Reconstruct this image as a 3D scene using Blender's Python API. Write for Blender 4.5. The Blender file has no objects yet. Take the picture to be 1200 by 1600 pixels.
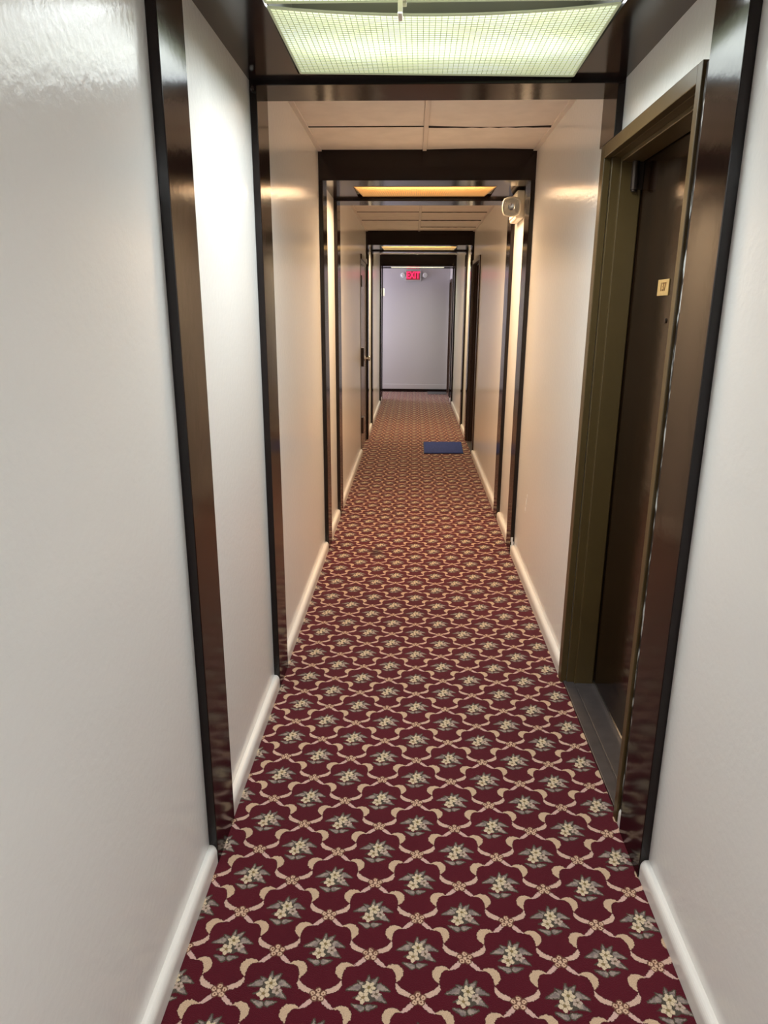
import bpy, bmesh, math, random
from mathutils import Vector, Matrix

random.seed(7)
SC = bpy.context.scene
COL = SC.collection

# ------------------------------------------------------------------ measures (metres)
WL, WR = -0.567, 0.690            # wall faces
PL, PR = -0.542, 0.664            # inner faces of the posts
ZC = 2.437                        # tile ceiling
CAM_H = 1.55
END_Y = 14.14
BAYS = [                          # name
    ('Z', -1.640, -1.450, -0.490, -0.300, 2.279),
    #, near post y0..y1, far post y0..y1, underside of beams
    ('A', 1.658, 1.846, 2.643, 2.832, 2.279),
    ('B', 4.432, 4.625, 5.225, 5.433, 2.279),
    ('C', 8.648, 8.840, 9.607, 9.800, 2.286),
    ('D', 12.139, 12.330, 12.690, 12.875, 2.259),
]

# ------------------------------------------------------------------ materials
def new_mat(name):
    m = bpy.data.materials.new(name)
    m.use_nodes = True
    nt = m.node_tree
    b = nt.nodes['Principled BSDF']
    return m, nt, b

def simple(name, col, rough=0.5, metal=0.0, spec=0.5, bump=0.0, bscale=80.0, var=0.0, vscale=6.0, bdist=0.002,
           stretch=(1, 1, 1), emit=None, estr=0.0, coat=0.0):
    m, nt, b = new_mat(name)
    N, L = nt.nodes, nt.links
    b.inputs['Base Color'].default_value = (*col, 1)
    b.inputs['Roughness'].default_value = rough
    b.inputs['Metallic'].default_value = metal
    b.inputs['Specular IOR Level'].default_value = spec
    if coat:
        b.inputs['Coat Weight'].default_value = coat
        b.inputs['Coat Roughness'].default_value = 0.08
    if emit:
        b.inputs['Emission Color'].default_value = (*emit, 1)
        b.inputs['Emission Strength'].default_value = estr
    geo = N.new('ShaderNodeNewGeometry')
    mp = N.new('ShaderNodeMapping')
    mp.inputs['Scale'].default_value = stretch
    L.new(geo.outputs['Position'], mp.inputs['Vector'])
    if var:
        n = N.new('ShaderNodeTexNoise')
        n.inputs['Scale'].default_value = vscale
        n.inputs['Detail'].default_value = 5
        L.new(mp.outputs[0], n.inputs['Vector'])
        r = N.new('ShaderNodeMapRange')
        r.inputs['From Min'].default_value = 0.3
        r.inputs['From Max'].default_value = 0.7
        r.inputs['To Min'].default_value = 1 - var
        r.inputs['To Max'].default_value = 1 + var
        L.new(n.outputs['Fac'], r.inputs['Value'])
        v = N.new('ShaderNodeVectorMath'); v.operation = 'SCALE'
        v.inputs[0].default_value = col
        L.new(r.outputs[0], v.inputs['Scale'])
        L.new(v.outputs[0], b.inputs['Base Color'])
    if bump:
        n = N.new('ShaderNodeTexNoise')
        n.inputs['Scale'].default_value = bscale
        n.inputs['Detail'].default_value = 3
        L.new(mp.outputs[0], n.inputs['Vector'])
        bp = N.new('ShaderNodeBump')
        bp.inputs['Strength'].default_value = bump
        bp.inputs['Distance'].default_value = bdist
        L.new(n.outputs['Fac'], bp.inputs['Height'])
        L.new(bp.outputs[0], b.inputs['Normal'])
    return m

M_WALL = simple('wall_paint', (0.86, 0.85, 0.83), 0.18, spec=0.36, bump=0.26, bscale=55, bdist=0.0025, var=0.012, vscale=2.0)
M_TILE = simple('ceiling_tile', (0.86, 0.80, 0.74), 0.8, bump=0.25, bscale=60, var=0.05, vscale=9)
M_GRID = simple('ceiling_grid', (0.80, 0.74, 0.68), 0.55)
M_BROWN = simple('dark_brown_gloss_paint', (0.0070, 0.0027, 0.0022), 0.14, spec=0.36, bump=0.12, bscale=28, bdist=0.002,
                 var=0.15, vscale=10)
M_SOFFIT = simple('soffit_brown_gloss_paint', (0.013, 0.0062, 0.005), 0.13, spec=0.42, bump=0.03, bscale=6, bdist=0.002)
M_BASE = simple('baseboard_gloss_white', (0.80, 0.775, 0.74), 0.22, bump=0.15, bscale=30, bdist=0.001)
M_OLIVE = simple('door_frame_olive_paint', (0.078, 0.050, 0.0165), 0.33, bump=0.08, bscale=40, var=0.08)
M_FRAME_DK = simple('dark_door_frame_paint', (0.045, 0.022, 0.014), 0.3, bump=0.08, bscale=40)
M_RUBBER = simple('threshold_grey', (0.058, 0.047, 0.046), 0.45, var=0.2, vscale=25, bump=0.1, bscale=60)
M_STEEL = simple('bright_metal', (0.75, 0.74, 0.72), 0.25, metal=1.0)
M_DKMETAL = simple('dark_bronze_metal', (0.05, 0.035, 0.028), 0.32, metal=0.7)
M_PLATE = simple('tan_number_plate', (0.50, 0.32, 0.12), 0.4, var=0.08, vscale=60)
M_INK = simple('brown_number_ink', (0.16, 0.07, 0.015), 0.5)
M_PLASTIC = simple('cream_plastic', (0.84, 0.79, 0.68), 0.35)
M_SIGNGREY = simple('sign_housing_grey', (0.42, 0.42, 0.41), 0.45)
M_MAT = simple('blue_doormat_pile', (0.006, 0.030, 0.20), 0.9, bump=0.9, bscale=120, bdist=0.004, var=0.25, vscale=60)
M_MATEDGE = simple('blue_doormat_rubber', (0.006, 0.012, 0.05), 0.6)
M_GREYMAT = simple('grey_mat', (0.10, 0.095, 0.10), 0.8, bump=0.4, bscale=100)
M_HOUSING = simple('fixture_grey_enamel', (0.16, 0.16, 0.155), 0.5)
M_WALL_END = simple('lavender_grey_paint', (0.44, 0.425, 0.44), 0.4, bump=0.2, bscale=55, bdist=0.0025)
M_JOINT = simple('dark_gap_shade', (0.05, 0.04, 0.032), 0.8)
M_WHITE = simple('white_plastic', (0.85, 0.85, 0.85), 0.35)
M_CHIP = simple('bare_plaster_chip', (0.82, 0.80, 0.76), 0.7, bump=0.5, bscale=200)
M_DARKGAP = simple('dark_void', (0.008, 0.007, 0.006), 0.7)

def door_leaf_mat():
    m, nt, b = new_mat('dark_varnished_door')
    N, L = nt.nodes, nt.links
    geo = N.new('ShaderNodeNewGeometry')
    mp = N.new('ShaderNodeMapping'); mp.inputs['Scale'].default_value = (30, 30, 1.4)
    L.new(geo.outputs['Position'], mp.inputs['Vector'])
    n = N.new('ShaderNodeTexNoise'); n.inputs['Scale'].default_value = 1.0; n.inputs['Detail'].default_value = 6
    L.new(mp.outputs[0], n.inputs['Vector'])
    cr = N.new('ShaderNodeValToRGB')
    cr.color_ramp.elements[0].color = (0.007, 0.0032, 0.0016, 1); cr.color_ramp.elements[0].position = 0.3
    cr.color_ramp.elements[1].color = (0.018, 0.0080, 0.0038, 1); cr.color_ramp.elements[1].position = 0.7
    L.new(n.outputs['Fac'], cr.inputs[0])
    L.new(cr.outputs[0], b.inputs['Base Color'])
    b.inputs['Roughness'].default_value = 0.13
    b.inputs['Specular IOR Level'].default_value = 0.36
    n2 = N.new('ShaderNodeTexNoise'); n2.inputs['Scale'].default_value = 1.0; n2.inputs['Detail'].default_value = 2
    mp2 = N.new('ShaderNodeMapping'); mp2.inputs['Scale'].default_value = (9, 9, 26)
    L.new(geo.outputs['Position'], mp2.inputs['Vector']); L.new(mp2.outputs[0], n2.inputs['Vector'])
    bp = N.new('ShaderNodeBump'); bp.inputs['Strength'].default_value = 0.12; bp.inputs['Distance'].default_value = 0.004
    L.new(n2.outputs['Fac'], bp.inputs['Height']); L.new(bp.outputs[0], b.inputs['Normal'])
    return m
M_DOOR = door_leaf_mat()
M_DOOR_L = simple('dark_painted_door', (0.20, 0.150, 0.140), 0.22, bump=0.06, bscale=20)

def fleck_mat():
    m, nt, b = new_mat('flecked_caulk')
    N, L = nt.nodes, nt.links
    geo = N.new('ShaderNodeNewGeometry')
    mp = N.new('ShaderNodeMapping'); mp.inputs['Scale'].default_value = (90, 90, 18)
    L.new(geo.outputs['Position'], mp.inputs['Vector'])
    n = N.new('ShaderNodeTexNoise'); n.inputs['Scale'].default_value = 1.0; n.inputs['Detail'].default_value = 4
    L.new(mp.outputs[0], n.inputs['Vector'])
    cr = N.new('ShaderNodeValToRGB')
    cr.color_ramp.elements[0].color = (0.02, 0.013, 0.01, 1); cr.color_ramp.elements[0].position = 0.54
    cr.color_ramp.elements[1].color = (0.55, 0.55, 0.53, 1); cr.color_ramp.elements[1].position = 0.62
    L.new(n.outputs['Fac'], cr.inputs[0]); L.new(cr.outputs[0], b.inputs['Base Color'])
    b.inputs['Roughness'].default_value = 0.35
    return m
M_FLECK = fleck_mat()

def glass_mat():
    m, nt, b = new_mat('clear_lamp_glass')
    b.inputs['Base Color'].default_value = (0.95, 0.95, 0.93, 1)
    b.inputs['Roughness'].default_value = 0.0
    b.inputs['Transmission Weight'].default_value = 1.0
    b.inputs['IOR'].default_value = 1.45
    return m
M_GLASS = glass_mat()

def diffuser_mat(name, col, strength):
    """Translucent ribbed plastic, lit through by the tubes behind it; the plastic has yellowed in patches."""
    m = bpy.data.materials.new(name); m.use_nodes = True
    nt = m.node_tree; N, L = nt.nodes, nt.links
    N.clear()
    out = N.new('ShaderNodeOutputMaterial')
    geo = N.new('ShaderNodeNewGeometry')
    n = N.new('ShaderNodeTexNoise'); n.inputs['Scale'].default_value = 5.0; n.inputs['Detail'].default_value = 3
    L.new(geo.outputs['Position'], n.inputs['Vector'])
    mx = N.new('ShaderNodeMix'); mx.data_type = 'RGBA'
    r = N.new('ShaderNodeMapRange'); r.inputs['From Min'].default_value = .35; r.inputs['From Max'].default_value = .65
    L.new(n.outputs['Fac'], r.inputs['Value']); L.new(r.outputs[0], mx.inputs[0])
    mx.inputs[6].default_value = (*col, 1)
    mx.inputs[7].default_value = (*[c * .55 + .45 * k for c, k in zip(col, (.93, 1.0, .92) if col[2] > .5 else (1.0, .62, .25))], 1)
    tr = N.new('ShaderNodeBsdfTranslucent'); L.new(mx.outputs[2], tr.inputs[0])
    em = N.new('ShaderNodeEmission'); em.inputs[1].default_value = strength; L.new(mx.outputs[2], em.inputs[0])
    ad = N.new('ShaderNodeAddShader'); L.new(tr.outputs[0], ad.inputs[0]); L.new(em.outputs[0], ad.inputs[1])
    L.new(ad.outputs[0], out.inputs[0])
    return m

# ------------------------------------------------------------------ carpet
def carpet_mat():
    m, nt, b = new_mat('burgundy_floral_carpet')
    N, L = nt.nodes, nt.links
    A, B = 0.2355, 0.2268
    LX, LY = 0.036, 1.376

    def val(x, sock):
        if isinstance(x, (int, float)):
            sock.default_value = x
        else:
            L.new(x, sock)
    def ma(op, a, b_=None, c=None, clamp=False):
        n = N.new('ShaderNodeMath'); n.operation = op; n.use_clamp = clamp
        val(a, n.inputs[0])
        if b_ is not None: val(b_, n.inputs[1])
        if c is not None: val(c, n.inputs[2])
        return n.outputs[0]
    def vec(x, y):
        n = N.new('ShaderNodeCombineXYZ'); val(x, n.inputs[0]); val(y, n.inputs[1]); n.inputs[2].default_value = 0
        return n.outputs[0]
    def vm(op, a, b_=None, out=0, scale=None):
        n = N.new('ShaderNodeVectorMath'); n.operation = op
        for i, q in enumerate((a, b_)):
            if q is None: continue
            if isinstance(q, tuple): n.inputs[i].default_value = (*q, 0)[:3]
            else: L.new(q, n.inputs[i])
        if scale is not None: val(scale, n.inputs['Scale'])
        return n.outputs[out]
    def mask(d, soft=0.0012):
        return ma('MULTIPLY_ADD', d, -1.0 / soft, 0.5, clamp=True)
    def mixc(fac, a, b_):
        n = N.new('ShaderNodeMix'); n.data_type = 'RGBA'
        val(fac, n.inputs[0])
        for i, q in ((6, a), (7, b_)):
            if isinstance(q, tuple): n.inputs[i].default_value = (*q, 1)
            else: L.new(q, n.inputs[i])
        return n.outputs[2]

    geo = N.new('ShaderNodeNewGeometry')
    # a little pile wobble so that edges look tufted
    wob = N.new('ShaderNodeTexNoise'); wob.inputs['Scale'].default_value = 260; wob.inputs['Detail'].default_value = 1
    L.new(geo.outputs['Position'], wob.inputs['Vector'])
    wv = vm('SUBTRACT', wob.outputs['Color'], (0.5, 0.5, 0.5))
    wv = vm('SCALE', wv, scale=0.0065)
    pos = vm('ADD', geo.outputs['Position'], wv)
    sx = N.new('ShaderNodeSeparateXYZ'); L.new(pos, sx.inputs[0])
    X = ma('SUBTRACT', sx.outputs[0], LX)
    Y = ma('SUBTRACT', sx.outputs[1], LY)
    u0 = ma('PINGPONG', X, A / 2)
    v = ma('WRAP', Y, 0.0, -B / 2)
    par = ma('GREATER_THAN', ma('WRAP', Y, B / 2, -B / 2), 0.0)       # glide: every other half row is mirrored
    u = ma('MULTIPLY_ADD', par, ma('MULTIPLY_ADD', u0, -2.0, A / 2), u0)
    P = vec(u, v)

    def capsule(P, a, b_, ra, rb):
        d = (b_[0] - a[0], b_[1] - a[1])
        dd = d[0] ** 2 + d[1] ** 2
        pa = vm('SUBTRACT', P, (a[0], a[1], 0))
        t0 = vm('DOT_PRODUCT', pa, (d[0] / dd, d[1] / dd, 0), out=1)
        t = ma('ADD', t0, 0.0, clamp=True)
        q = vm('SCALE', (d[0], d[1], 0), scale=t)
        ln = vm('DISTANCE', pa, q, out=1)
        return ma('SUBTRACT', ln, ma('MULTIPLY_ADD', t, rb - ra, ra))

    # scroll band: three ribbons between two posies of berries
    S = [((0.110, -0.005, .0040), (0.100, -0.018, .0058), (0.089, -0.028, .0052), (0.079, -0.0338, .0014)),
         ((0.077, -0.0335, .0012), (0.069, -0.0312, .0042), (0.060, -0.0316, .0072), (0.0515, -0.0360, .0098),
          (0.0462, -0.0435, .0106), (0.0448, -0.052, .0094), (0.0467, -0.061, .0060), (0.0505, -0.0705, .0014)),
         ((0.0512, -0.0765, .0014), (0.0490, -0.0860, .0052), (0.0425, -0.0945, .0068), (0.0310, -0.1010, .0066),
          (0.018, -0.1055, .0052), (0.005, -0.1105, .0034))]
    bands = []
    for poly in S:
        dmin = None
        for p, q in zip(poly[:-1], poly[1:]):
            d = capsule(P, p[:2], q[:2], p[2], q[2])
            dmin = d if dmin is None else ma('MINIMUM', dmin, d)
        bands.append(dmin)
    m_pink = mask(bands[0]); m_cres = mask(bands[1]); m_low = mask(bands[2])

    yarn = N.new('ShaderNodeTexNoise'); yarn.inputs['Scale'].default_value = 420; yarn.inputs['Detail'].default_value = 2
    L.new(geo.outputs['Position'], yarn.inputs['Vector'])
    big = N.new('ShaderNodeTexNoise'); big.inputs['Scale'].default_value = 1.6; big.inputs['Detail'].default_value = 3
    L.new(geo.outputs['Position'], big.inputs['Vector'])

    BURG = (0.110, 0.0085, 0.020)
    col = mixc(ma('MULTIPLY_ADD', big.outputs['Fac'], 1.6, -0.4, clamp=True), (0.066, 0.0016, 0.0085), (0.096, 0.0028, 0.0118))
    # dark rim round the scrolls
    rim = ma('MINIMUM', ma('MINIMUM', bands[0], bands[1]), bands[2])
    col = mixc(ma('MULTIPLY', mask(ma('SUBTRACT', rim, 0.0022), 0.003), 0.45), col, (0.045, 0.006, 0.010))
    TAN, PINK, BEIGE = (0.53, 0.375, 0.255), (0.56, 0.370, 0.325), (0.56, 0.385, 0.305)
    col = mixc(m_pink, col, PINK)
    col = mixc(m_low, col, BEIGE)
    col = mixc(m_cres, col, TAN)
    # berries at the crossings (mirror-symmetric in both folded corners)
    def circle(P, c, r):
        return ma('SUBTRACT', vm('DISTANCE', P, (c[0], c[1], 0), out=1), r)
    P1 = vec(u, ma('ADD', v, B / 2))
    P2 = vec(ma('SUBTRACT', A / 2, u), v)
    pick = ma('LESS_THAN', vm('LENGTH', P1, out=1), vm('LENGTH', P2, out=1))
    n = N.new('ShaderNodeMix'); n.data_type = 'VECTOR'
    L.new(pick, n.inputs[0]); L.new(P2, n.inputs[4]); L.new(P1, n.inputs[5])
    PN = n.outputs[1]
    bd = None
    for c, r in (((0.0, 0.0115), .0068), ((0.0125, 0.004), .0068), ((0.0078, -0.0085), .0072), ((0.0, 0.0), .006)):
        d = circle(PN, c, r)
        bd = d if bd is None else ma('MINIMUM', bd, d)
    col = mixc(mask(ma('SUBTRACT', bd, .0015)), col, (0.13, 0.055, 0.035))
    bm_ = mask(ma('ADD', bd, .0014))
    col = mixc(bm_, col, (0.60, 0.41, 0.29))
    core = None
    for c in ((0.0125, 0.004), (0.0078, -0.0085), (0.0, 0.0115)):
        d = circle(PN, c, .0022)
        core = d if core is None else ma('MINIMUM', core, d)
    col = mixc(mask(core), col, (0.16, 0.06, 0.03))

    # flower sprays on the centred lattice
    FY = 0.0118
    def cen(x, y):
        return vec(ma('WRAP', x, A / 2, -A / 2), ma('WRAP', y, B / 2, -B / 2))
    yf = ma('SUBTRACT', Y, FY)
    F1 = cen(X, yf)
    F2 = cen(ma('ADD', X, A / 2), ma('ADD', yf, B / 2))
    pk = ma('LESS_THAN', vm('LENGTH', F1, out=1), vm('LENGTH', F2, out=1))
    n = N.new('ShaderNodeMix'); n.data_type = 'VECTOR'
    L.new(pk, n.inputs[0]); L.new(F2, n.inputs[4]); L.new(F1, n.inputs[5])
    F = n.outputs[1]
    leaves = [((-0.051, 0.004), (-0.026, 0.012), .0026, .0105), ((0.050, 0.005), (0.027, 0.014), .0026, .0105),
              ((0.043, -0.024), (0.024, -0.012), .0024, .0105), ((-0.036, -0.032), (-0.014, -0.041), .0026, .0090),
              ((0.022, -0.034), (0.003, -0.038), .0024, .0090), ((0.0, 0.043), (-0.001, 0.029), .0022, .0062),
              ((0.022, 0.038), (0.012, 0.026), .0024, .0080), ((-0.026, 0.028), (-0.015, 0.020), .0020, .0066),
              ((-0.035, -0.016), (-0.020, -0.010), .001, .004)]
    ld = None
    for a, b_, ra, rb in leaves:
        d = capsule(F, a, b_, ra, rb)
        ld = d if ld is None else ma('MINIMUM', ld, d)
    col = mixc(mask(ma('SUBTRACT', ld, .0008)), col, (0.060, 0.050, 0.034))
    ln_ = N.new('ShaderNodeTexNoise'); ln_.inputs['Scale'].default_value = 75; ln_.inputs['Detail'].default_value = 1
    L.new(geo.outputs['Position'], ln_.inputs['Vector'])
    lcol = mixc(ma('MULTIPLY_ADD', ln_.outputs['Fac'], 4.0, -1.5, clamp=True), (0.185, 0.145, 0.140), (0.33, 0.265, 0.225))
    col = mixc(mask(ma('ADD', ld, .0022), .0018), col, lcol)
    # dark foliage patch behind the blossoms
    col = mixc(mask(ma('MINIMUM', circle(F, (0.002, -0.004), .0215), circle(F, (0.0, 0.011), .0165)), .003), col, (0.07, 0.058, 0.045))

    def blossom(F, c, R, n_, ph, colr, centre, col):
        q = vm('SUBTRACT', F, (c[0], c[1], 0))
        s = N.new('ShaderNodeSeparateXYZ'); L.new(q, s.inputs[0])
        ang = ma('ARCTAN2', s.outputs[1], s.outputs[0])
        cs = ma('COSINE', ma('MULTIPLY_ADD', ang, n_, ph))
        rr = ma('MULTIPLY_ADD', cs, R * 0.17, R * 0.85)
        d = ma('SUBTRACT', vm('LENGTH', q, out=1), rr)
        col = mixc(mask(d), col, colr)
        vein = ma('MULTIPLY', ma('MULTIPLY_ADD', cs, -2.2, -1.2, clamp=True), mask(ma('ADD', d, .001)))
        col = mixc(ma('MULTIPLY', vein, 0.7), col, (0.14, 0.10, 0.05))
        col = mixc(mask(ma('SUBTRACT', vm('LENGTH', q, out=1), R * 0.26)), col, centre)
        return col
    col = blossom(F, (0.019, -0.004), .0125, 5, .4, (0.45, 0.345, 0.285), (0.12, 0.08, 0.05), col)
    col = blossom(F, (0.0015, 0.0125), .0160, 6, 0.9, (0.60, 0.49, 0.34), (0.20, 0.14, 0.06), col)
    col = blossom(F, (-0.0115, -0.0135), .0165, 5, 2.0, (0.60, 0.48, 0.34), (0.22, 0.15, 0.07), col)

    # a small dark burn mark on the carpet, out by the second bay
    st = vm('SUBTRACT', pos, (-0.225, 4.42, 0))
    st = vm('MULTIPLY', st, (1.0, 0.6, 0))
    col = mixc(ma('MULTIPLY', mask(ma('SUBTRACT', vm('LENGTH', st, out=1), .035), .05), .8), col, (0.02, 0.01, 0.01))

    # yarn fleck
    fl = ma('MULTIPLY_ADD', yarn.outputs['Fac'], 0.9, 0.55)
    col = vm('SCALE', col, scale=fl)
    L.new(col, b.inputs['Base Color'])
    b.inputs['Roughness'].default_value = 0.95
    b.inputs['Specular IOR Level'].default_value = 0.15
    b.inputs['Sheen Weight'].default_value = 0.12
    b.inputs['Sheen Roughness'].default_value = 0.5
    bp = N.new('ShaderNodeBump'); bp.inputs['Strength'].default_value = 0.5; bp.inputs['Distance'].default_value = 0.003
    L.new(yarn.outputs['Fac'], bp.inputs['Height']); L.new(bp.outputs[0], b.inputs['Normal'])
    return m
M_CARPET = carpet_mat()

# ------------------------------------------------------------------ mesh helpers
class MB:
    def __init__(self):
        self.bm = bmesh.new()
    def box(self, x0, x1, y0, y1, z0, z1):
        vs = [self.bm.verts.new(p) for p in ((x0, y0, z0), (x1, y0, z0), (x1, y1, z0), (x0, y1, z0),
                                             (x0, y0, z1), (x1, y0, z1), (x1, y1, z1), (x0, y1, z1))]
        for f in ((0, 3, 2, 1), (4, 5, 6, 7), (0, 1, 5, 4), (1, 2, 6, 5), (2, 3, 7, 6), (3, 0, 4, 7)):
            self.bm.faces.new([vs[i] for i in f])
        return self
    def prism(self, pts, axis, a0, a1):
        """polygon pts in the plane across `axis`, extruded from a0 to a1"""
        def P(p, a):
            return {'x': (a, p[0], p[1]), 'y': (p[0], a, p[1]), 'z': (p[0], p[1], a)}[axis]
        lo = [self.bm.verts.new(P(p, a0)) for p in pts]
        hi = [self.bm.verts.new(P(p, a1)) for p in pts]
        n = len(pts)
        self.bm.faces.new(lo); self.bm.faces.new(hi[::-1])
        for i in range(n):
            self.bm.faces.new([lo[i], hi[i], hi[(i + 1) % n], lo[(i + 1) % n]])
        return self
    def cyl(self, c0, c1, r0, r1=None, seg=20):
        r1 = r0 if r1 is None else r1
        c0, c1 = Vector(c0), Vector(c1)
        d = (c1 - c0).normalized()
        up = Vector((0, 0, 1)) if abs(d.z) < 0.9 else Vector((1, 0, 0))
        a = d.cross(up).normalized(); b_ = d.cross(a)
        lo, hi = [], []
        for i in range(seg):
            t = 2 * math.pi * i / seg
            o = a * math.cos(t) + b_ * math.sin(t)
            lo.append(self.bm.verts.new(c0 + o * r0)); hi.append(self.bm.verts.new(c1 + o * r1))
        self.bm.faces.new(lo); self.bm.faces.new(hi[::-1])
        for i in range(seg):
            self.bm.faces.new([lo[i], hi[i], hi[(i + 1) % seg], lo[(i + 1) % seg]])
        return self
    def lathe(self, c, d, prof, seg=28, squircle=0.0):
        """profile [(distance along d, radius)] turned about axis d through c"""
        c, d = Vector(c), Vector(d).normalized()
        up = Vector((0, 0, 1)) if abs(d.z) < 0.9 else Vector((1, 0, 0))
        a = d.cross(up).normalized(); b_ = d.cross(a)
        rings = []
        for s, r in prof:
            ring = []
            for i in range(seg):
                t = 2 * math.pi * i / seg
                k = 1.0
                if squircle:
                    m_ = max(abs(math.cos(t)), abs(math.sin(t)))
                    k = 1 + squircle * (1 / m_ - 1)
                ring.append(self.bm.verts.new(c + d * s + (a * math.cos(t) + b_ * math.sin(t)) * r * k))
            rings.append(ring)
        self.bm.faces.new(rings[0]); self.bm.faces.new(rings[-1][::-1])
        for p, q in zip(rings[:-1], rings[1:]):
            for i in range(seg):
                self.bm.faces.new([p[i], q[i], q[(i + 1) % seg], p[(i + 1) % seg]])
        return self
    def tube(self, pts, r, seg=12):
        for p, q in zip(pts[:-1], pts[1:]):
            self.cyl(p, q, r, seg=seg)
        for p in pts[1:-1]:
            bmesh.ops.create_uvsphere(self.bm, u_segments=seg, v_segments=8, radius=r, matrix=Matrix.Translation(p))
        return self
    def build(self, name, mat, parent=None, bevel=0.0, smooth=False, segs=2):
        bmesh.ops.recalc_face_normals(self.bm, faces=self.bm.faces)
        me = bpy.data.meshes.new(name)
        self.bm.to_mesh(me); self.bm.free()
        me.materials.append(mat)
        o = bpy.data.objects.new(name, me)
        COL.objects.link(o)
        if smooth:
            me.polygons.foreach_set('use_smooth', [True] * len(me.polygons))
        if bevel:
            b = o.modifiers.new('edge', 'BEVEL'); b.width = bevel; b.segments = segs; b.limit_method = 'ANGLE'
            b.angle_limit = math.radians(40)
        if parent:
            o.parent = parent
            o.matrix_parent_inverse = Matrix.Translation(-Vector(parent.location))
        return o

def tag(o, label=None, cat=None, group=None, kind=None):
    if label: o['label'] = label
    if cat: o['category'] = cat
    if group: o['group'] = group
    if kind: o['kind'] = kind
    return o

def empty(name, loc=(0, 0, 0)):
    o = bpy.data.objects.new(name, None)
    o.location = loc
    o.empty_display_size = 0.1
    COL.objects.link(o)
    return o

def struct(o, label, cat):
    return tag(o, label, cat, kind='structure')

# ------------------------------------------------------------------ floor
Y0 = -3.2
fl = MB().box(WL - 0.02, WR + 0.02, Y0, 12.9, -0.05, 0.0).box(-2.3, WR + 0.02, 12.9, END_Y + .1, -0.05, 0.0)
struct(fl.build('floor', M_CARPET), 'burgundy carpet with tan scrolls and cream flower sprays along the corridor', 'floor')

# ------------------------------------------------------------------ walls
DT = 2.085   # door opening head height
R_OPEN = [(1.905, 2.765), (7.780, 8.600), (13.42, 14.04)]
L_OPEN = [(7.760, 8.610)]
ZT = 2.62
def wall(name, x0, x1, openings, y_end, label):
    w = MB(); y = Y0
    for a, b_ in openings:
        w.box(x0, x1, y, a, -0.05, ZT); w.box(x0, x1, a, b_, DT, ZT); y = b_
    w.box(x0, x1, y, y_end, -0.05, ZT)
    return struct(w.build(name, M_WALL), label, 'wall')
wl = wall('wall_left', WL - 0.16, WL, L_OPEN, 12.9, 'off-white painted left wall of the corridor')
wr = wall('wall_right', WR, WR + 0.16, R_OPEN, END_Y + .1, 'off-white painted right wall with recessed doors')
struct(MB().box(-2.3, WR, END_Y, END_Y + .1, -0.05, ZT).build('wall_end', M_WALL_END),
       'pale wall closing the far end of the corridor', 'wall')
struct(MB().box(WL, WR, Y0, Y0 + .1, 0, ZT).build('wall_near', M_WALL),
       'off-white wall behind the viewpoint closing the corridor', 'wall')
# side passage at the far end, with an unseen window added at its own end
struct(MB().box(-2.3, WL - .16, 12.78, 12.9, 0, ZT).build('wall_passage', M_WALL),
       'off-white near wall of the side passage at the far end', 'wall')
sw = MB().box(-2.3, -2.2, 12.9, 13.15, 0, ZT).box(-2.3, -2.2, 13.9, END_Y, 0, ZT)
sw.box(-2.3, -2.2, 13.15, 13.9, 0, .9).box(-2.3, -2.2, 13.15, 13.9, 2.0, ZT)
struct(sw.build('wall_side', M_WALL), 'off-white end wall of the side passage around its window', 'wall')
wn = struct(empty('window_1', (-2.25, 13.525, .9)), 'white framed window added out of view to light the side passage', 'window')
MB().box(-2.29, -2.21, 13.15, 13.19, .9, 2.0).box(-2.29, -2.21, 13.86, 13.9, .9, 2.0).box(-2.29, -2.21, 13.19, 13.86, .9, .94) \
    .box(-2.29, -2.21, 13.19, 13.86, 1.96, 2.0).box(-2.27, -2.23, 13.19, 13.86, 1.43, 1.47).build('window_frame', M_BASE, wn)
MB().box(-2.255, -2.25, 13.19, 13.86, .94, 1.96).build('pane', M_GLASS, wn)

# paint chips and scrapes on the right wall
chips = MB()
for (y, z, s) in ((4.035, .50, .010), (4.05, .475, .006), (4.06, .455, .012), (4.065, .435, .006), (4.07, .41, .013)):
    bmesh.ops.create_icosphere(chips.bm, subdivisions=2, radius=1,
        matrix=Matrix.Translation((WR, y, z)) @ Matrix.Diagonal((.0025, s * .7, s * 1.3, 1)))
tag(chips.build('paint_chip', M_CHIP, wr, smooth=True), 'chipped white plaster spots')

# roof slab above everything
struct(MB().box(-2.3, WR + .16, Y0, END_Y + .1, ZT, ZT + .08).build('ceiling_slab', M_DARKGAP),
       'dark slab above the suspended ceiling', 'ceiling')

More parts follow.
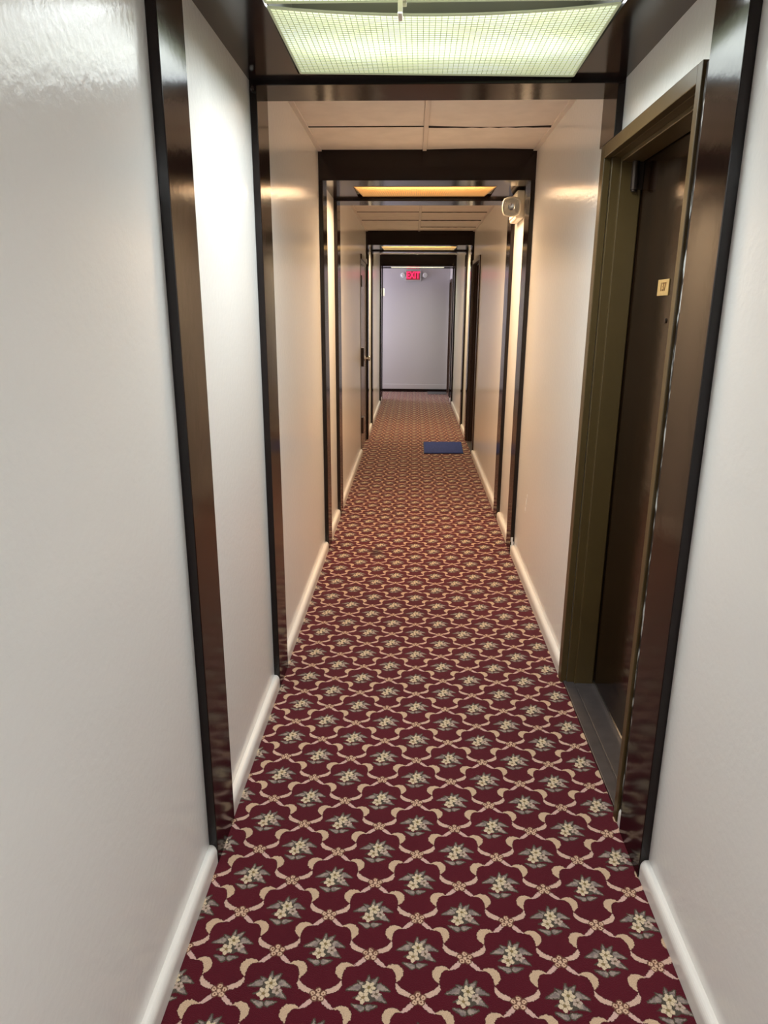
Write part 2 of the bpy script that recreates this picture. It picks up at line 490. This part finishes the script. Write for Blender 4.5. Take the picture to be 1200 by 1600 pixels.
# ------------------------------------------------------------------ suspended tile ceilings between the bays
def tile_ceiling(idx, y0, y1, cross, x0=WL, x1=WR, sag=()):
    root = struct(empty('ceiling_%d' % idx, (0, (y0 + y1) / 2, ZC)),
                  ('beige tile ceiling between the nearest bay and the second bay',
                   'beige tile ceiling between the second bay and the third bay',
                   'beige tile ceiling between the third bay and the fourth bay',
                   'beige tile ceiling over the far end by the exit sign',
                   'beige tile ceiling above the viewpoint', 'beige tile ceiling behind the viewpoint')[idx - 1], 'ceiling')
    g = MB()
    xm = .048
    g.box(xm - .011, xm + .011, y0, y1, ZC - .003, ZC + .03)
    g.box(x0, x0 + .022, y0, y1, ZC - .004, ZC + .006); g.box(x1 - .022, x1, y0, y1, ZC - .004, ZC + .006)
    g.build('grid_runner', M_GRID, root)
    for (xa, xb, ys) in ((x0, xm, cross[0]), (xm, x1, cross[1])):
        e = [y0] + list(ys) + [y1]
        for i, (a, b_) in enumerate(zip(e[:-1], e[1:])):
            t = MB()
            n = 10
            xs = [xa + .012 + (xb - xa - .024) * k / n for k in range(n + 1)]
            # slight sag of the loose panel
            amp = sag[i] if (xa == xm and i < len(sag)) else 0.0
            def z(x, e_):
                k = (x - xs[0]) / (xs[-1] - xs[0])
                return ZC + .004 - amp * math.sin(math.pi * k) * e_
            ga = .0025
            rows = [(a + ga, 0.0), (b_ - ga, 1.0)]
            grid = [[t.bm.verts.new((x, y, z(x, e_))) for x in xs] for y, e_ in rows]
            top = [[t.bm.verts.new((x, y, ZC + .022)) for x in xs] for y, e_ in rows]
            for k in range(n):
                t.bm.faces.new([grid[0][k], grid[0][k + 1], grid[1][k + 1], grid[1][k]])
                t.bm.faces.new([top[0][k], top[1][k], top[1][k + 1], top[0][k + 1]])
                t.bm.faces.new([grid[0][k], top[0][k], top[0][k + 1], grid[0][k + 1]])
                t.bm.faces.new([grid[1][k], grid[1][k + 1], top[1][k + 1], top[1][k]])
            for k in (0, n):
                t.bm.faces.new([grid[0][k], grid[1][k], top[1][k], top[0][k]])
            t.build('ceiling_panel', M_TILE, root)
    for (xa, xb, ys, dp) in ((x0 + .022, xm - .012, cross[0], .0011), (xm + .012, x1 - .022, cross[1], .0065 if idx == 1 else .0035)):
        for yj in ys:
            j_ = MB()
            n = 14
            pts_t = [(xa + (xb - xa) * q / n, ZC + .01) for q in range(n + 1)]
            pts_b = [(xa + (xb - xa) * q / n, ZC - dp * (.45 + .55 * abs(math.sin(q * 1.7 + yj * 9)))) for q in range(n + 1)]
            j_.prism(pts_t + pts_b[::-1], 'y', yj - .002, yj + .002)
            j_.build('gap_strip', M_JOINT, root)  # dark strip drawn in place of the shaded gap between panels
    return root
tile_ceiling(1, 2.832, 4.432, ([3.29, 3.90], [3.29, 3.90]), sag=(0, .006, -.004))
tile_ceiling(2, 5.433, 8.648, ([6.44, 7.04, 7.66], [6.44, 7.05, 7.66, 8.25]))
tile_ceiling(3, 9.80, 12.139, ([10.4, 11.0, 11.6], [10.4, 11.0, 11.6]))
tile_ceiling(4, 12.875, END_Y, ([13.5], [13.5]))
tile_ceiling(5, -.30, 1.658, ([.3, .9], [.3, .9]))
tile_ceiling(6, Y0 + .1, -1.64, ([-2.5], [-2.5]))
struct(MB().box(-2.2, WL, 12.9, END_Y, ZC, ZC + .02).build('ceiling_passage', M_TILE),
       'plain ceiling of the side passage at the far end', 'ceiling')

# ------------------------------------------------------------------ posts, beams, soffits
ORD = {'Z': 'unseen rear', 'A': 'nearest', 'B': 'second', 'C': 'third', 'D': 'fourth and farthest'}
LENS = {
    'Z': (-1.30, None, -.70, -.70, -.384, .500, -.380, .500),   # corner points of the louvre panels: (xl, xr) at near y, (xl, xr) at far y ; z
    'A': (1.90, 2.045, 2.575, 2.625, -.384, .505, -.380, .511),
    'B': (4.742, None, 5.118, 5.118, -.384, .498, -.352, .458),
    'C': (8.985, None, 9.52, 9.52, -.401, .507, -.388, .494),
    'D': (12.37, None, 12.65, 12.65, -.392, .500, -.385, .492),
}
tn = 0
def trim(mb, label, cat='trim', mat=M_BROWN, bevel=.0018):
    global tn
    tn += 1
    return struct(mb.build('trim_%d' % tn, mat, bevel=bevel), label, cat)

for (k, a0, a1, b0, b1, zb) in BAYS:
    o_ = ORD[k]
    for side, wx, px in (('left', WL, PL), ('right', WR, PR)):
        x0, x1 = sorted((wx, px))
        for end, y0, y1 in (('near', a0, a1), ('far', b0, b1)):
            z0 = 0.0
            if k == 'A' and side == 'right' and end == 'far':
                z0 = 2.118                       # stands on the door frame
            t = trim(MB().box(x0, x1, y0, y1, z0, zb),
                     ('short dark brown post piece above the numbered door on the right' if z0 else
                      'dark brown post on the %s wall at the %s end of the %s bay' % (side, end, o_)), 'post')
            if k == 'B' and side == 'right' and end == 'near':
                m_ = MB()
                for (xa, za, xb, zb_) in ((.667, .03, .687, .115), ):
                    m_.box(xa, xb, y0 - .0015, y0 + .002, za, za + .03).box(xa + .004, xb, y0 - .0015, y0 + .002, za + .03, zb_ - .03)
                    m_.box(xa, xb - .006, y0 - .0015, y0 + .002, zb_ - .03, zb_)
                tag(m_.build('scraped_patch', M_CHIP, t), 'bare scraped patch at the foot of the post')
            if k == 'A' and side == 'left' and end == 'far':
                tag(MB().cyl((-.558, y0 + .002, 2.296 - .035), (-.552, y0 - .022, 2.296 - .03), .004, .006).build('nail', M_STEEL, t),
                    'small silver nail head')
    for end, y0, y1 in (('near', a0, a1), ('far', b0, b1)):
        trim(MB().box(WL, WR, y0, y1, zb, ZT - .01), 'dark brown cross beam at the %s end of the %s bay' % (end, o_), 'beam')
    # soffit with its opening
    ln = LENS[k]
    zs = zb + (.009 if k == 'D' else .016)
    oy0, oy1 = ln[0] - .004, (5.215 if k == 'B' else max(ln[2], ln[3]) + .006)
    ox0, ox1 = min(ln[4], ln[6]) - .006, max(ln[5], ln[7]) + .006
    s = MB()
    if k == 'A':   # rear edge slightly out of square, as in the photograph
        s.prism([(WL, a1), (ox0, a1), (ox0, b0), (WL, b0)], 'z', zs, zs + .02)
        s.prism([(ox1, a1), (WR, a1), (WR, b0), (ox1, b0)], 'z', zs, zs + .02)
        s.prism([(ox0, a1), (ox1, a1), (ox1, oy0), (ox0, oy0)], 'z', zs, zs + .02)
        s.prism([(ox0, ln[2] + .006), (ox1, ln[3] + .006), (ox1, b0), (ox0, b0)], 'z', zs, zs + .02)
    else:
        s.box(WL, ox0, a1, b0, zs, zs + .02).box(ox1, WR, a1, b0, zs, zs + .02)
        s.box(ox0, ox1, a1, oy0, zs, zs + .02).box(ox0, ox1, oy1, b0, zs, zs + .02)
    struct(s.build('ceiling_soffit_%s' % {'Z': 'rear', 'A': 'one', 'B': 'two', 'C': 'three', 'D': 'four'}[k], M_SOFFIT),
           'glossy dark brown soffit around the ceiling light of the %s bay' % o_, 'soffit')

# ------------------------------------------------------------------ ceiling lights
LIGHTS = {   # colour and power of the lamp, tint of the diffuser, its own glow, power of the tubes behind, tube positions along y
    'Z': ((0.94, 0.98, 1.0), 30.0, (0.86, 0.97, 0.62), 0.50, 2.0, (.3, .7)),  # rear light, added out of view to brighten the near walls
    'A': ((0.91, 0.98, 1.0), 15.0, (0.90, 0.95, 0.58), 0.46, 1.2, (.16, .66)),
    'B': ((1.0, 0.68, 0.40), 31.0, (1.0, 0.52, 0.17), 0.46, 2.6, (.05,)),
    'C': ((1.0, 0.75, 0.44), 32.0, (1.0, 0.70, 0.30), 0.42, 4.2, (.10,)),
    'D': ((1.0, 0.98, 0.74), 13.0, (1.0, 0.96, 0.76), 1.00, 2.0, (.3,)),
}
SPREAD = {'Z': 170, 'A': 156, 'B': 165, 'C': 165, 'D': 165}
LBL = {'Z': 'white ceiling light added unseen behind the viewpoint to brighten the near walls',
       'A': 'large white fluorescent ceiling light with sagging louvre panel, nearest to the viewer',
       'B': 'amber glowing louvre ceiling light in the second bay, above the emergency lamp',
       'C': 'cream glowing ceiling light in the third bay, beyond the blue doormat',
       'D': 'thin bright ceiling light in the farthest bay, just above the exit sign'}

def grid_panel(root, mat, rib, yn, yfl, yfr, nl, nr, fl_, fr, z, cell, sag=0.0, h=.0014, th=.0017):
    """flat diffuser sheet with a fine square grid of ribs underneath; sag droops the near edge"""
    nx = max(4, int(round((nr - nl) / cell)))
    ny = max(3, int(round((yfl - yn) / cell)))
    def pt(i, j, dz=0.0):
        s, t = i / nx, j / ny
        x = (nl + (nr - nl) * s) * (1 - t) + (fl_ + (fr - fl_) * s) * t
        y = yn + (yfl + (yfr - yfl) * s - yn) * t
        return Vector((x, y, z + dz - sag * (1 - (2 * s - 1) ** 2) * (1 - t)))
    sh = MB()
    qx, qy = 12, 3
    lo = [[sh.bm.verts.new(pt(nx * a / qx, ny * b_ / qy)) for a in range(qx + 1)] for b_ in range(qy + 1)]
    for b_ in range(qy):
        for a in range(qx):
            sh.bm.faces.new([lo[b_][a], lo[b_ + 1][a], lo[b_ + 1][a + 1], lo[b_][a + 1]])
    panel = sh.build('diffuser_panel', mat, root)
    m = MB(); bm = m.bm
    def slat(ps, d, w, hh):
        rows = []
        for p in ps:
            b0_ = p - Vector((0, 0, hh))
            rows.append([bm.verts.new(b0_ + d * w), bm.verts.new(b0_ - d * w),
                         bm.verts.new(p - d * w), bm.verts.new(p + d * w)])
        for a, b_ in zip(rows[:-1], rows[1:]):
            for k in range(4):
                bm.faces.new([a[k], a[(k + 1) % 4], b_[(k + 1) % 4], b_[k]])
        bm.faces.new(rows[0]); bm.faces.new(rows[-1][::-1])
    for i in range(nx + 1):
        edge = i in (0, nx)
        slat([pt(i, j) for j in (0, ny * .25, ny * .5, ny * .75, ny)], Vector((1, 0, 0)), .003 if edge else th / 2, .004 if edge else h)
    for j in range(ny + 1):
        edge = j in (0, ny)
        slat([pt(nx * q / 12, j) for q in range(13)], Vector((0, 1, 0)), .003 if edge else th / 2.2, .004 if edge else h * .5)
    m.build('rib_grid', rib, panel)
    return panel

def rib_mat(name, col, s):
    m, nt, b = new_mat(name)
    b.inputs['Base Color'].default_value = (*[c * .2 for c in col], 1)
    b.inputs['Roughness'].default_value = .4
    b.inputs['Emission Color'].default_value = (*col, 1)
    b.inputs['Emission Strength'].default_value = s
    return m

for (k, a0, a1, b0, b1, zb) in BAYS:
    yn, ymid, yfl, yfr, nl, nr, fl_, fr = LENS[k]
    lc, power, ec, es, tp, tpos = LIGHTS[k]
    zs = zb + (.006 if k == 'D' else .018)
    root = tag(empty('ceiling_light', ((nl + nr) / 2, (yn + yfl) / 2, zs)), LBL[k], 'ceiling light', 'recessed ceiling lights of the corridor')
    lm = diffuser_mat('diffuser_%s' % k, ec, es)
    rm = rib_mat('ribs_%s' % k, ec, es * .42)
    if k == 'A':
        grid_panel(root, lm, rm, ymid + .014, yfl, yfr, nl, nr, fl_, fr, zs, .0158, sag=.021)
        grid_panel(root, lm, rm, yn, ymid - .012, ymid - .012, nl, nr, nl, nr, zs, .0158)
        tag(MB().box(-.052, -.040, ymid - .02, ymid + .03, zs - .032, zs - .002).box(-.048, -.03, ymid - .02, ymid + .02, zs - .004, zs + .02)
            .build('clip', M_PLASTIC, root, bevel=.002), 'white plastic clip holding the panel edge')
    else:
        grid_panel(root, lm, rm, yn, yfl, yfr, nl, nr, fl_, fr, zs, .0150)
    # enamel housing above the diffuser
    X0, X1, Yb = min(nl, fl_) - .004, max(nr, fr) + .004, max(yfl, yfr) + .004
    zt = 2.45
    h = MB()
    h.box(X0, X1, yn - .003, Yb, zt, zt + .004)
    h.box(X0 - .004, X0, yn - .003, Yb, zs + .012, zt).box(X1, X1 + .004, yn - .003, Yb, zs + .012, zt)
    h.box(X0, X1, yn - .003, yn, zs + .012, zt).box(X0, X1, Yb, Yb + .003, zs + .012, zt)
    h.build('housing', M_HOUSING, root)
    for q, ty in enumerate(tpos):
        yy = yn + (yfl - yn) * ty
        MB().cyl((X0 + .03, yy, zt - .03), (X1 - .03, yy, zt - .03), .013).build('tube', simple('tube_glass_%s%d' % (k, q), (.9, .9, .9), .3,
             emit=lc, estr=1.0), root, smooth=False)
        la = bpy.data.lights.new('tube_lamp', 'AREA')
        la.shape = 'RECTANGLE'; la.size = (nr - nl) * .9; la.size_y = .02
        la.energy = tp / len(tpos); la.color = [c * .5 + .5 * w_ for c, w_ in zip(lc, (.93, .98, 1.0))] if k in 'AZ' else lc
        lo = bpy.data.objects.new('tube_lamp', la); COL.objects.link(lo); lo.parent = root
        lo.location = Vector(((nl + nr) / 2, yy, zt - .046)) - Vector(root.location)
    la = bpy.data.lights.new('lamp', 'AREA')
    la.shape = 'RECTANGLE'
    la.size = (nr - nl) * .96; la.size_y = (yfl - yn) * .94
    la.energy = power; la.color = lc; la.spread = math.radians(SPREAD[k])       # louvred fittings throw mostly downwards
    lo = bpy.data.objects.new('lamp', la)
    COL.objects.link(lo)
    lo.parent = root
    lo.location = Vector(((nl + nr) / 2, (yn + yfl) / 2, zs - (.028 if k == 'A' else .006))) - Vector(root.location)

# cool lamp added at the unseen passage window, as daylight for the far end
la = bpy.data.lights.new('added_daylight', 'AREA')
la.shape = 'RECTANGLE'; la.size = .66; la.size_y = 1.0; la.energy = 34; la.color = (.85, .82, 1.0)
lo = bpy.data.objects.new('added_daylight', la); COL.objects.link(lo)
lo.location = (-2.19, 13.525, 1.45); lo.rotation_euler = (0, math.radians(-90), 0)
w = bpy.data.worlds.new('world'); SC.world = w; w.use_nodes = True
w.node_tree.nodes['Background'].inputs[0].default_value = (.6, .7, 1, 1)
w.node_tree.nodes['Background'].inputs[1].default_value = .6

# ------------------------------------------------------------------ baseboards
def base(side, y0, y1, label, t=.023, h=.062):
    s = 1 if side == 'left' else -1
    wx = WL if side == 'left' else WR
    prof = [(wx, 0), (wx + s * t, 0), (wx + s * t, h * .62)]
    for q in range(1, 7):
        a = q / 6 * math.pi / 2
        prof.append((wx + s * (t * .35 + t * .65 * math.cos(a)), h * .62 + h * .38 * math.sin(a)))
    prof.append((wx, h))
    return struct(MB().prism(prof, 'y', y0, y1).build('baseboard_%s' % side, M_BASE, bevel=.0015), label, 'baseboard')
P = {k: (a0, a1, b0, b1) for (k, a0, a1, b0, b1, zb) in BAYS}
segs = [('left', P['Z'][3], P['A'][0], 'white baseboard on the left wall nearest to the viewer'),
        ('left', P['A'][1], P['A'][2], 'white baseboard on the left wall inside the nearest bay'),
        ('left', P['A'][3], P['B'][0], 'white baseboard on the left wall between nearest and second bays'),
        ('left', P['B'][1], P['B'][2], 'white baseboard on the left wall inside the second bay'),
        ('left', P['B'][3], 7.70, 'white baseboard on the left wall leading up to the left door'),
        ('left', P['C'][1], P['C'][2], 'white baseboard on the left wall inside the third bay'),
        ('left', P['C'][3], P['D'][0], 'white baseboard on the left wall between third and fourth bays'),
        ('left', P['D'][1], P['D'][2], 'white baseboard on the left wall inside the farthest bay'),
        ('right', P['Z'][3], P['A'][0], 'white baseboard on the right wall nearest to the viewer'),
        ('right', P['A'][1], 1.876, 'white baseboard stub between post and numbered door frame'),
        ('right', 2.81, P['B'][0], 'white baseboard on the right wall between numbered door and second bay'),
        ('right', P['B'][1], P['B'][2], 'white baseboard on the right wall inside the second bay'),
        ('right', P['B'][3], 7.735, 'white baseboard on the right wall leading up to the doormat'),
        ('right', P['C'][1], P['C'][2], 'white baseboard on the right wall inside the third bay'),
        ('right', P['C'][3], P['D'][0], 'white baseboard on the right wall between third and fourth bays'),
        ('right', P['D'][1], P['D'][2], 'white baseboard on the right wall inside the farthest bay')]
for s_ in segs: base(*s_)
be = struct(MB().box(-2.2, WR - .002, END_Y - .014, END_Y, .055, .15).build('baseboard_end', M_WALL_END, bevel=.004),
            'pale grey baseboard with dark lower edge on the far end wall', 'baseboard')
tag(MB().box(-2.2, WR - .002, END_Y - .012, END_Y, 0, .055).build('lower_edge', M_BROWN, be), 'dark lower edge')

# ------------------------------------------------------------------ doors
def text_mesh(body, name, mat, parent, size, mw, loc=(0, 0, 0), depth=.001, sx=1.0, bold=0.0):
    """lettering laid out as a mesh; mw maps (x right, y up, z out) to the world"""
    cu = bpy.data.curves.new(name, 'FONT')
    cu.body = body; cu.size = size; cu.align_x = 'CENTER'; cu.align_y = 'CENTER'
    cu.extrude = depth; cu.offset = bold
    tmp = bpy.data.objects.new('tmp', cu); COL.objects.link(tmp)
    dg = bpy.context.evaluated_depsgraph_get()
    me = bpy.data.meshes.new_from_object(tmp.evaluated_get(dg))
    bpy.data.objects.remove(tmp); bpy.data.curves.remove(cu)
    me.name = name
    me.transform(Matrix.Translation(loc) @ mw @ Matrix.Diagonal((sx, 1, 1, 1)))
    me.materials.clear(); me.materials.append(mat)
    o = bpy.data.objects.new(name, me); COL.objects.link(o)
    o.parent = parent; o.matrix_parent_inverse = Matrix.Translation(-Vector(parent.matrix_world.translation if parent.parent else parent.location))
    return o

def right_door(idx, y0, y1, fmat, dmat, label, fw=.05, fn=.05, face=PR, leaf_x=.800, top=2.085, threshold=True):
    """recessed door in the right wall; (y0, y1) clear opening"""
    r = struct(empty('door_%d' % idx, ((WR + leaf_x) / 2, (y0 + y1) / 2, 0)), label, 'door')
    f = MB()
    # casing (front faces), jambs and head reaching back to the leaf, with a stop bead
    f.box(face, WR, y0 - fn, y0, 0, top + fw * .65).box(face, WR, y1, y1 + fw, 0, top + fw * .65)
    f.box(face, WR, y0, y1, top - .012, top + fw * .65)
    f.box(WR, leaf_x + .04, y0, y0 + .012, 0, top).box(WR, leaf_x + .04, y1 - .012, y1, 0, top)
    f.box(WR, leaf_x + .04, y0, y1, top - .012, top)
    f.box(WR + .030, leaf_x - .004, y0 + .012, y0 + .026, 0, top - .012)
    f.box(WR + .030, leaf_x - .004, y1 - .026, y1 - .012, 0, top - .012)
    f.box(WR + .030, leaf_x - .004, y0 + .026, y1 - .026, top - .028, top - .012)
    f.build('door_frame', fmat, r, bevel=.0025)
    leaf = MB().box(leaf_x, leaf_x + .04, y0 + .013, y1 - .013, .018, top - .013).build('door_leaf', dmat, r, bevel=.002)
    if threshold:
        t = MB().box(PR + .012, WR + .028, y0 + .001, y1 - .001, 0, .010).box(WR + .032, leaf_x + .03, y0 + .013, y1 - .013, 0, .012)
        t.box(PR + .012, leaf_x + .03, y0 + .013, y1 - .013, 0, .008)
        t.build('threshold', M_RUBBER, r, bevel=.002)
    return r, leaf

d1, leaf1 = right_door(1, 1.914, 2.752, M_OLIVE, M_DOOR,
    'dark varnished door with tan number plate in an olive frame, nearest door on the right', fn=.031)
tag(MB().box(.797, .8005, 1.93, 2.737, .012, .026).build('door_sweep', M_STEEL, d1), 'bright metal strip along the foot of the door')
tag(MB().box(.672, .690, 1.847, 1.879, 0.05, 2.11).build('caulk_strip', M_FLECK, d1), 'flecked dark strip with chipped paint')
pl = MB().box(.7965, .800, 2.337, 2.437, 1.602, 1.652).build('number_plate', M_PLATE, leaf1, bevel=.001)
tag(pl, 'tan number plate')
rot = Matrix(((0, 0, -1, 0), (-1, 0, 0, 0), (0, 1, 0, 0), (0, 0, 0, 1)))   # right = -y, up = z, out = -x
tx = text_mesh('137', 'digits', M_INK, d1, .036, rot, loc=(.7962, 2.384, 1.628), bold=.0006)
MB().lathe((.800, 2.335, 1.525), (-1, 0, 0), [(0, .008), (.003, .008), (.004, .006)], seg=16).build('peephole', M_DKMETAL, leaf1)
hg = MB().cyl((.768, 2.716, 1.965), (.768, 2.716, 2.058), .0125).cyl((.768, 2.716, 2.058), (.768, 2.716, 2.064), .009)
hg.cyl((.768, 2.716, 1.959), (.768, 2.716, 1.965), .009).box(.772, .7985, 2.722, 2.7255, 1.967, 2.056)
tag(hg.build('hinge', M_DKMETAL, d1), 'dark metal spring hinge at the top far corner')

d2, leaf2 = right_door(2, 7.785, 8.595, M_FRAME_DK, M_DOOR,
    'dark recessed door on the right behind the blue doormat', face=.676)
d3, leaf3 = right_door(3, 13.43, 14.035, M_FRAME_DK, M_DOOR,
    'dark door at the far right end beside the pale end wall', face=.676, threshold=False)

# left door, nearly flush, in front of the third bay
dl = struct(empty('door_4', (WL, 8.18, 0)), 'dark glossy door with bright lever handle on the left wall', 'door')
f = MB()
f.box(WL - .08, WL + .002, 7.755, 7.80, 0, 2.075).box(WL - .08, WL + .004, 8.585, 8.63, 0, 2.075)
f.box(WL - .08, WL + .004, 7.80, 8.585, 2.035, 2.075).box(WL - .08, WL - .05, 7.80, 8.585, 2.0, 2.035)
f.box(WL, WL + .004, 7.732, 7.755, 0, 2.125).box(WL, WL + .016, 7.755, 8.63, 2.075, 2.125)
f.build('door_frame', M_FRAME_DK, dl, bevel=.003)
ll = MB().box(WL - .045, WL + .001, 7.805, 8.58, .012, 2.03).build('door_leaf', M_DOOR_L, dl, bevel=.002)
hx = WL + .001
esc = MB().box(hx, hx + .028, 7.83, 7.93, .96, 1.16).build('lock_plate', M_DKMETAL, dl, bevel=.003)
hd = MB().cyl((hx + .028, 7.90, 1.045), (hx + .036, 7.90, 1.045), .026).cyl((hx + .036, 7.90, 1.045), (hx + .075, 7.90, 1.045), .010)
hd.lathe((hx + .062, 7.90, 1.045), (1, 0, 0), [(0, .012), (.008, .024), (.018, .028), (.028, .024), (.033, .012)], seg=20)
tag(hd.build('door_knob', M_STEEL, esc, smooth=True), 'bright steel knob')
tag(MB().box(hx, hx + .010, 7.82, 7.94, 1.80, 1.915).build('upper_plate', M_DKMETAL, dl, bevel=.002), 'small dark plate near the door top')
tag(MB().box(hx, hx + .022, 7.815, 7.96, .22, .40).build('lower_plate', M_FRAME_DK, dl, bevel=.002), 'dark reddish plate near the door foot')

# ------------------------------------------------------------------ blue doormat, grey mat
dm = MB()
dm.prism([(.147, 7.795), (.585, 7.825), (.606, 8.515), (.150, 8.490)], 'z', .004, .013)
mt = tag(dm.build('doormat', M_MAT, bevel=.003), 'small blue doormat on the carpet before the dark door on the right', 'doormat')
MB().prism([(.140, 7.788), (.592, 7.818), (.613, 8.522), (.143, 8.497)], 'z', 0.0, .006).build('rubber_border', M_MATEDGE, mt)
tag(MB().prism([(.30, 13.70), (.672, 13.70), (.672, 14.12), (.30, 14.12)], 'z', 0, .009).build('floor_mat', M_GREYMAT, bevel=.003),
    'grey mat on the floor at the corridor end below the exit sign', 'floor mat')

# ------------------------------------------------------------------ emergency lamp in the second bay
em = tag(empty('emergency_light', (WR, 4.98, 2.12)), 'cream emergency lamp with clear round head, high on the right wall in the second bay', 'emergency light')
MB().box(.636, WR, 4.80, 5.10, 2.118, 2.285).build('housing', M_PLASTIC, em, bevel=.012, segs=4)
MB().box(.628, .640, 4.83, 5.07, 2.135, 2.268).build('cover', M_PLASTIC, em, bevel=.006)
MB().tube([(.640, 4.83, 2.150), (.615, 4.80, 2.138), (.600, 4.775, 2.150)], .011).build('bracket', M_PLASTIC, em, smooth=True)
hd_d = Vector((-.22, -1, -.10)).normalized()
hc = Vector((.606, 4.775, 2.182))
head = MB().lathe(hc, hd_d, [(-.050, .020), (-.046, .034), (-.02, .050), (.020, .057), (.030, .059), (.036, .056), (.036, .049), (.030, .047), (.012, .020)], seg=32, squircle=.35).build('lamp_head', M_PLASTIC, em, smooth=True)
MB().lathe(hc, hd_d, [(.0345, .0485), (.040, .044), (.045, .034), (.048, .018)], seg=32, squircle=.3).build('lens', M_GLASS, head, smooth=True)
MB().lathe(hc, hd_d, [(.014, .012), (.024, .033), (.0330, .0455), (.0332, .0445), (.0255, .032), (.0185, .016)], seg=28).build('reflector', M_STEEL, head, smooth=True)

# ------------------------------------------------------------------ exit sign on the far wall
ex = tag(empty('exit_sign', (-.02, END_Y, 2.1)), 'red illuminated exit sign with two lamp heads on the far wall', 'exit sign')
MB().box(-.165, .135, END_Y - .05, END_Y, 2.105, 2.298).build('housing', M_SIGNGREY, ex, bevel=.006)
M_FACE = simple('exit_face_red', (.30, .03, .05), .4, emit=(1.0, .02, .09), estr=.07)
M_LET = simple('exit_letters_red', (.4, .01, .02), .4, emit=(1.0, .02, .11), estr=1.5)
tag(MB().box(-.148, .108, END_Y - .053, END_Y - .0505, 2.125, 2.285).build('face', M_FACE, ex, bevel=.002), 'pinkish red lit face')
rotf = Matrix(((1, 0, 0, 0), (0, 0, -1, 0), (0, 1, 0, 0), (0, 0, 0, 1)))   # right = x, up = z, out = -y
tag(text_mesh('EXIT', 'letters', M_LET, ex, .172, rotf, loc=(-.02, END_Y - .0545, 2.206), sx=.72, bold=.004), 'red letters')
for xx, sgn in ((-.215, -1), (.205, 1)):
    arm = MB().tube([(sgn * .14 - .015, END_Y - .025, 2.19), (xx, END_Y - .03, 2.20)], .009).build('lamp_arm', M_SIGNGREY, ex, smooth=True)
    MB().lathe((xx, END_Y - .035, 2.215), (sgn * .15, -1, -.25), [(-.03, .022), (-.01, .040), (.025, .044), (.028, .03)], seg=24).build('lamp_head', M_WHITE, ex, smooth=True)
    MB().lathe((xx, END_Y - .035, 2.215), (sgn * .15, -1, -.25), [(.026, .036), (.034, .030), (.037, .012)], seg=24).build('lamp_lens', M_GLASS, ex, smooth=True)

# small white fitting on the inner face of the farthest left post
wf = tag(empty('wall_fitting', (PL, 12.77, 1.86)), 'small white fitting on the farthest left post beside the far end wall', 'fitting')
MB().box(PL, PL + .028, 12.73, 12.81, 1.80, 1.93).build('case', M_WHITE, wf, bevel=.006)
MB().box(PL + .028, PL + .034, 12.745, 12.795, 1.82, 1.85).build('button', M_SIGNGREY, wf, bevel=.002)

# ------------------------------------------------------------------ camera
f_px, pitch, yaw, roll = 1092.47, math.radians(16.036), math.radians(2.248), math.radians(.308)
cp, sp, cy, sy = math.cos(pitch), math.sin(pitch), math.cos(yaw), math.sin(yaw)
fwd = Vector((-sy * cp, cy * cp, -sp)); rt = Vector((cy, sy, 0)); up = rt.cross(fwd)
r2 = math.cos(roll) * rt + math.sin(roll) * up
u2 = -math.sin(roll) * rt + math.cos(roll) * up
cam = bpy.data.cameras.new('camera')
cam.sensor_fit = 'VERTICAL'; cam.sensor_height = 24; cam.lens = f_px * 24 / 1600
cam.clip_start = .02
co = bpy.data.objects.new('camera', cam); COL.objects.link(co)
mw = Matrix((( r2.x, u2.x, -fwd.x, 0), (r2.y, u2.y, -fwd.y, 0), (r2.z, u2.z, -fwd.z, CAM_H), (0, 0, 0, 1)))
co.matrix_world = mw
SC.camera = co

SC.view_settings.view_transform = 'Standard'
SC.view_settings.look = 'None'
SC.view_settings.gamma = 1
SC.view_settings.exposure = 0.3
SC.cycles.max_bounces = 12
SC.cycles.diffuse_bounces = 7
SC.cycles.glossy_bounces = 5
SC.cycles.use_denoising = True
SC.cycles.sample_clamp_indirect = 8
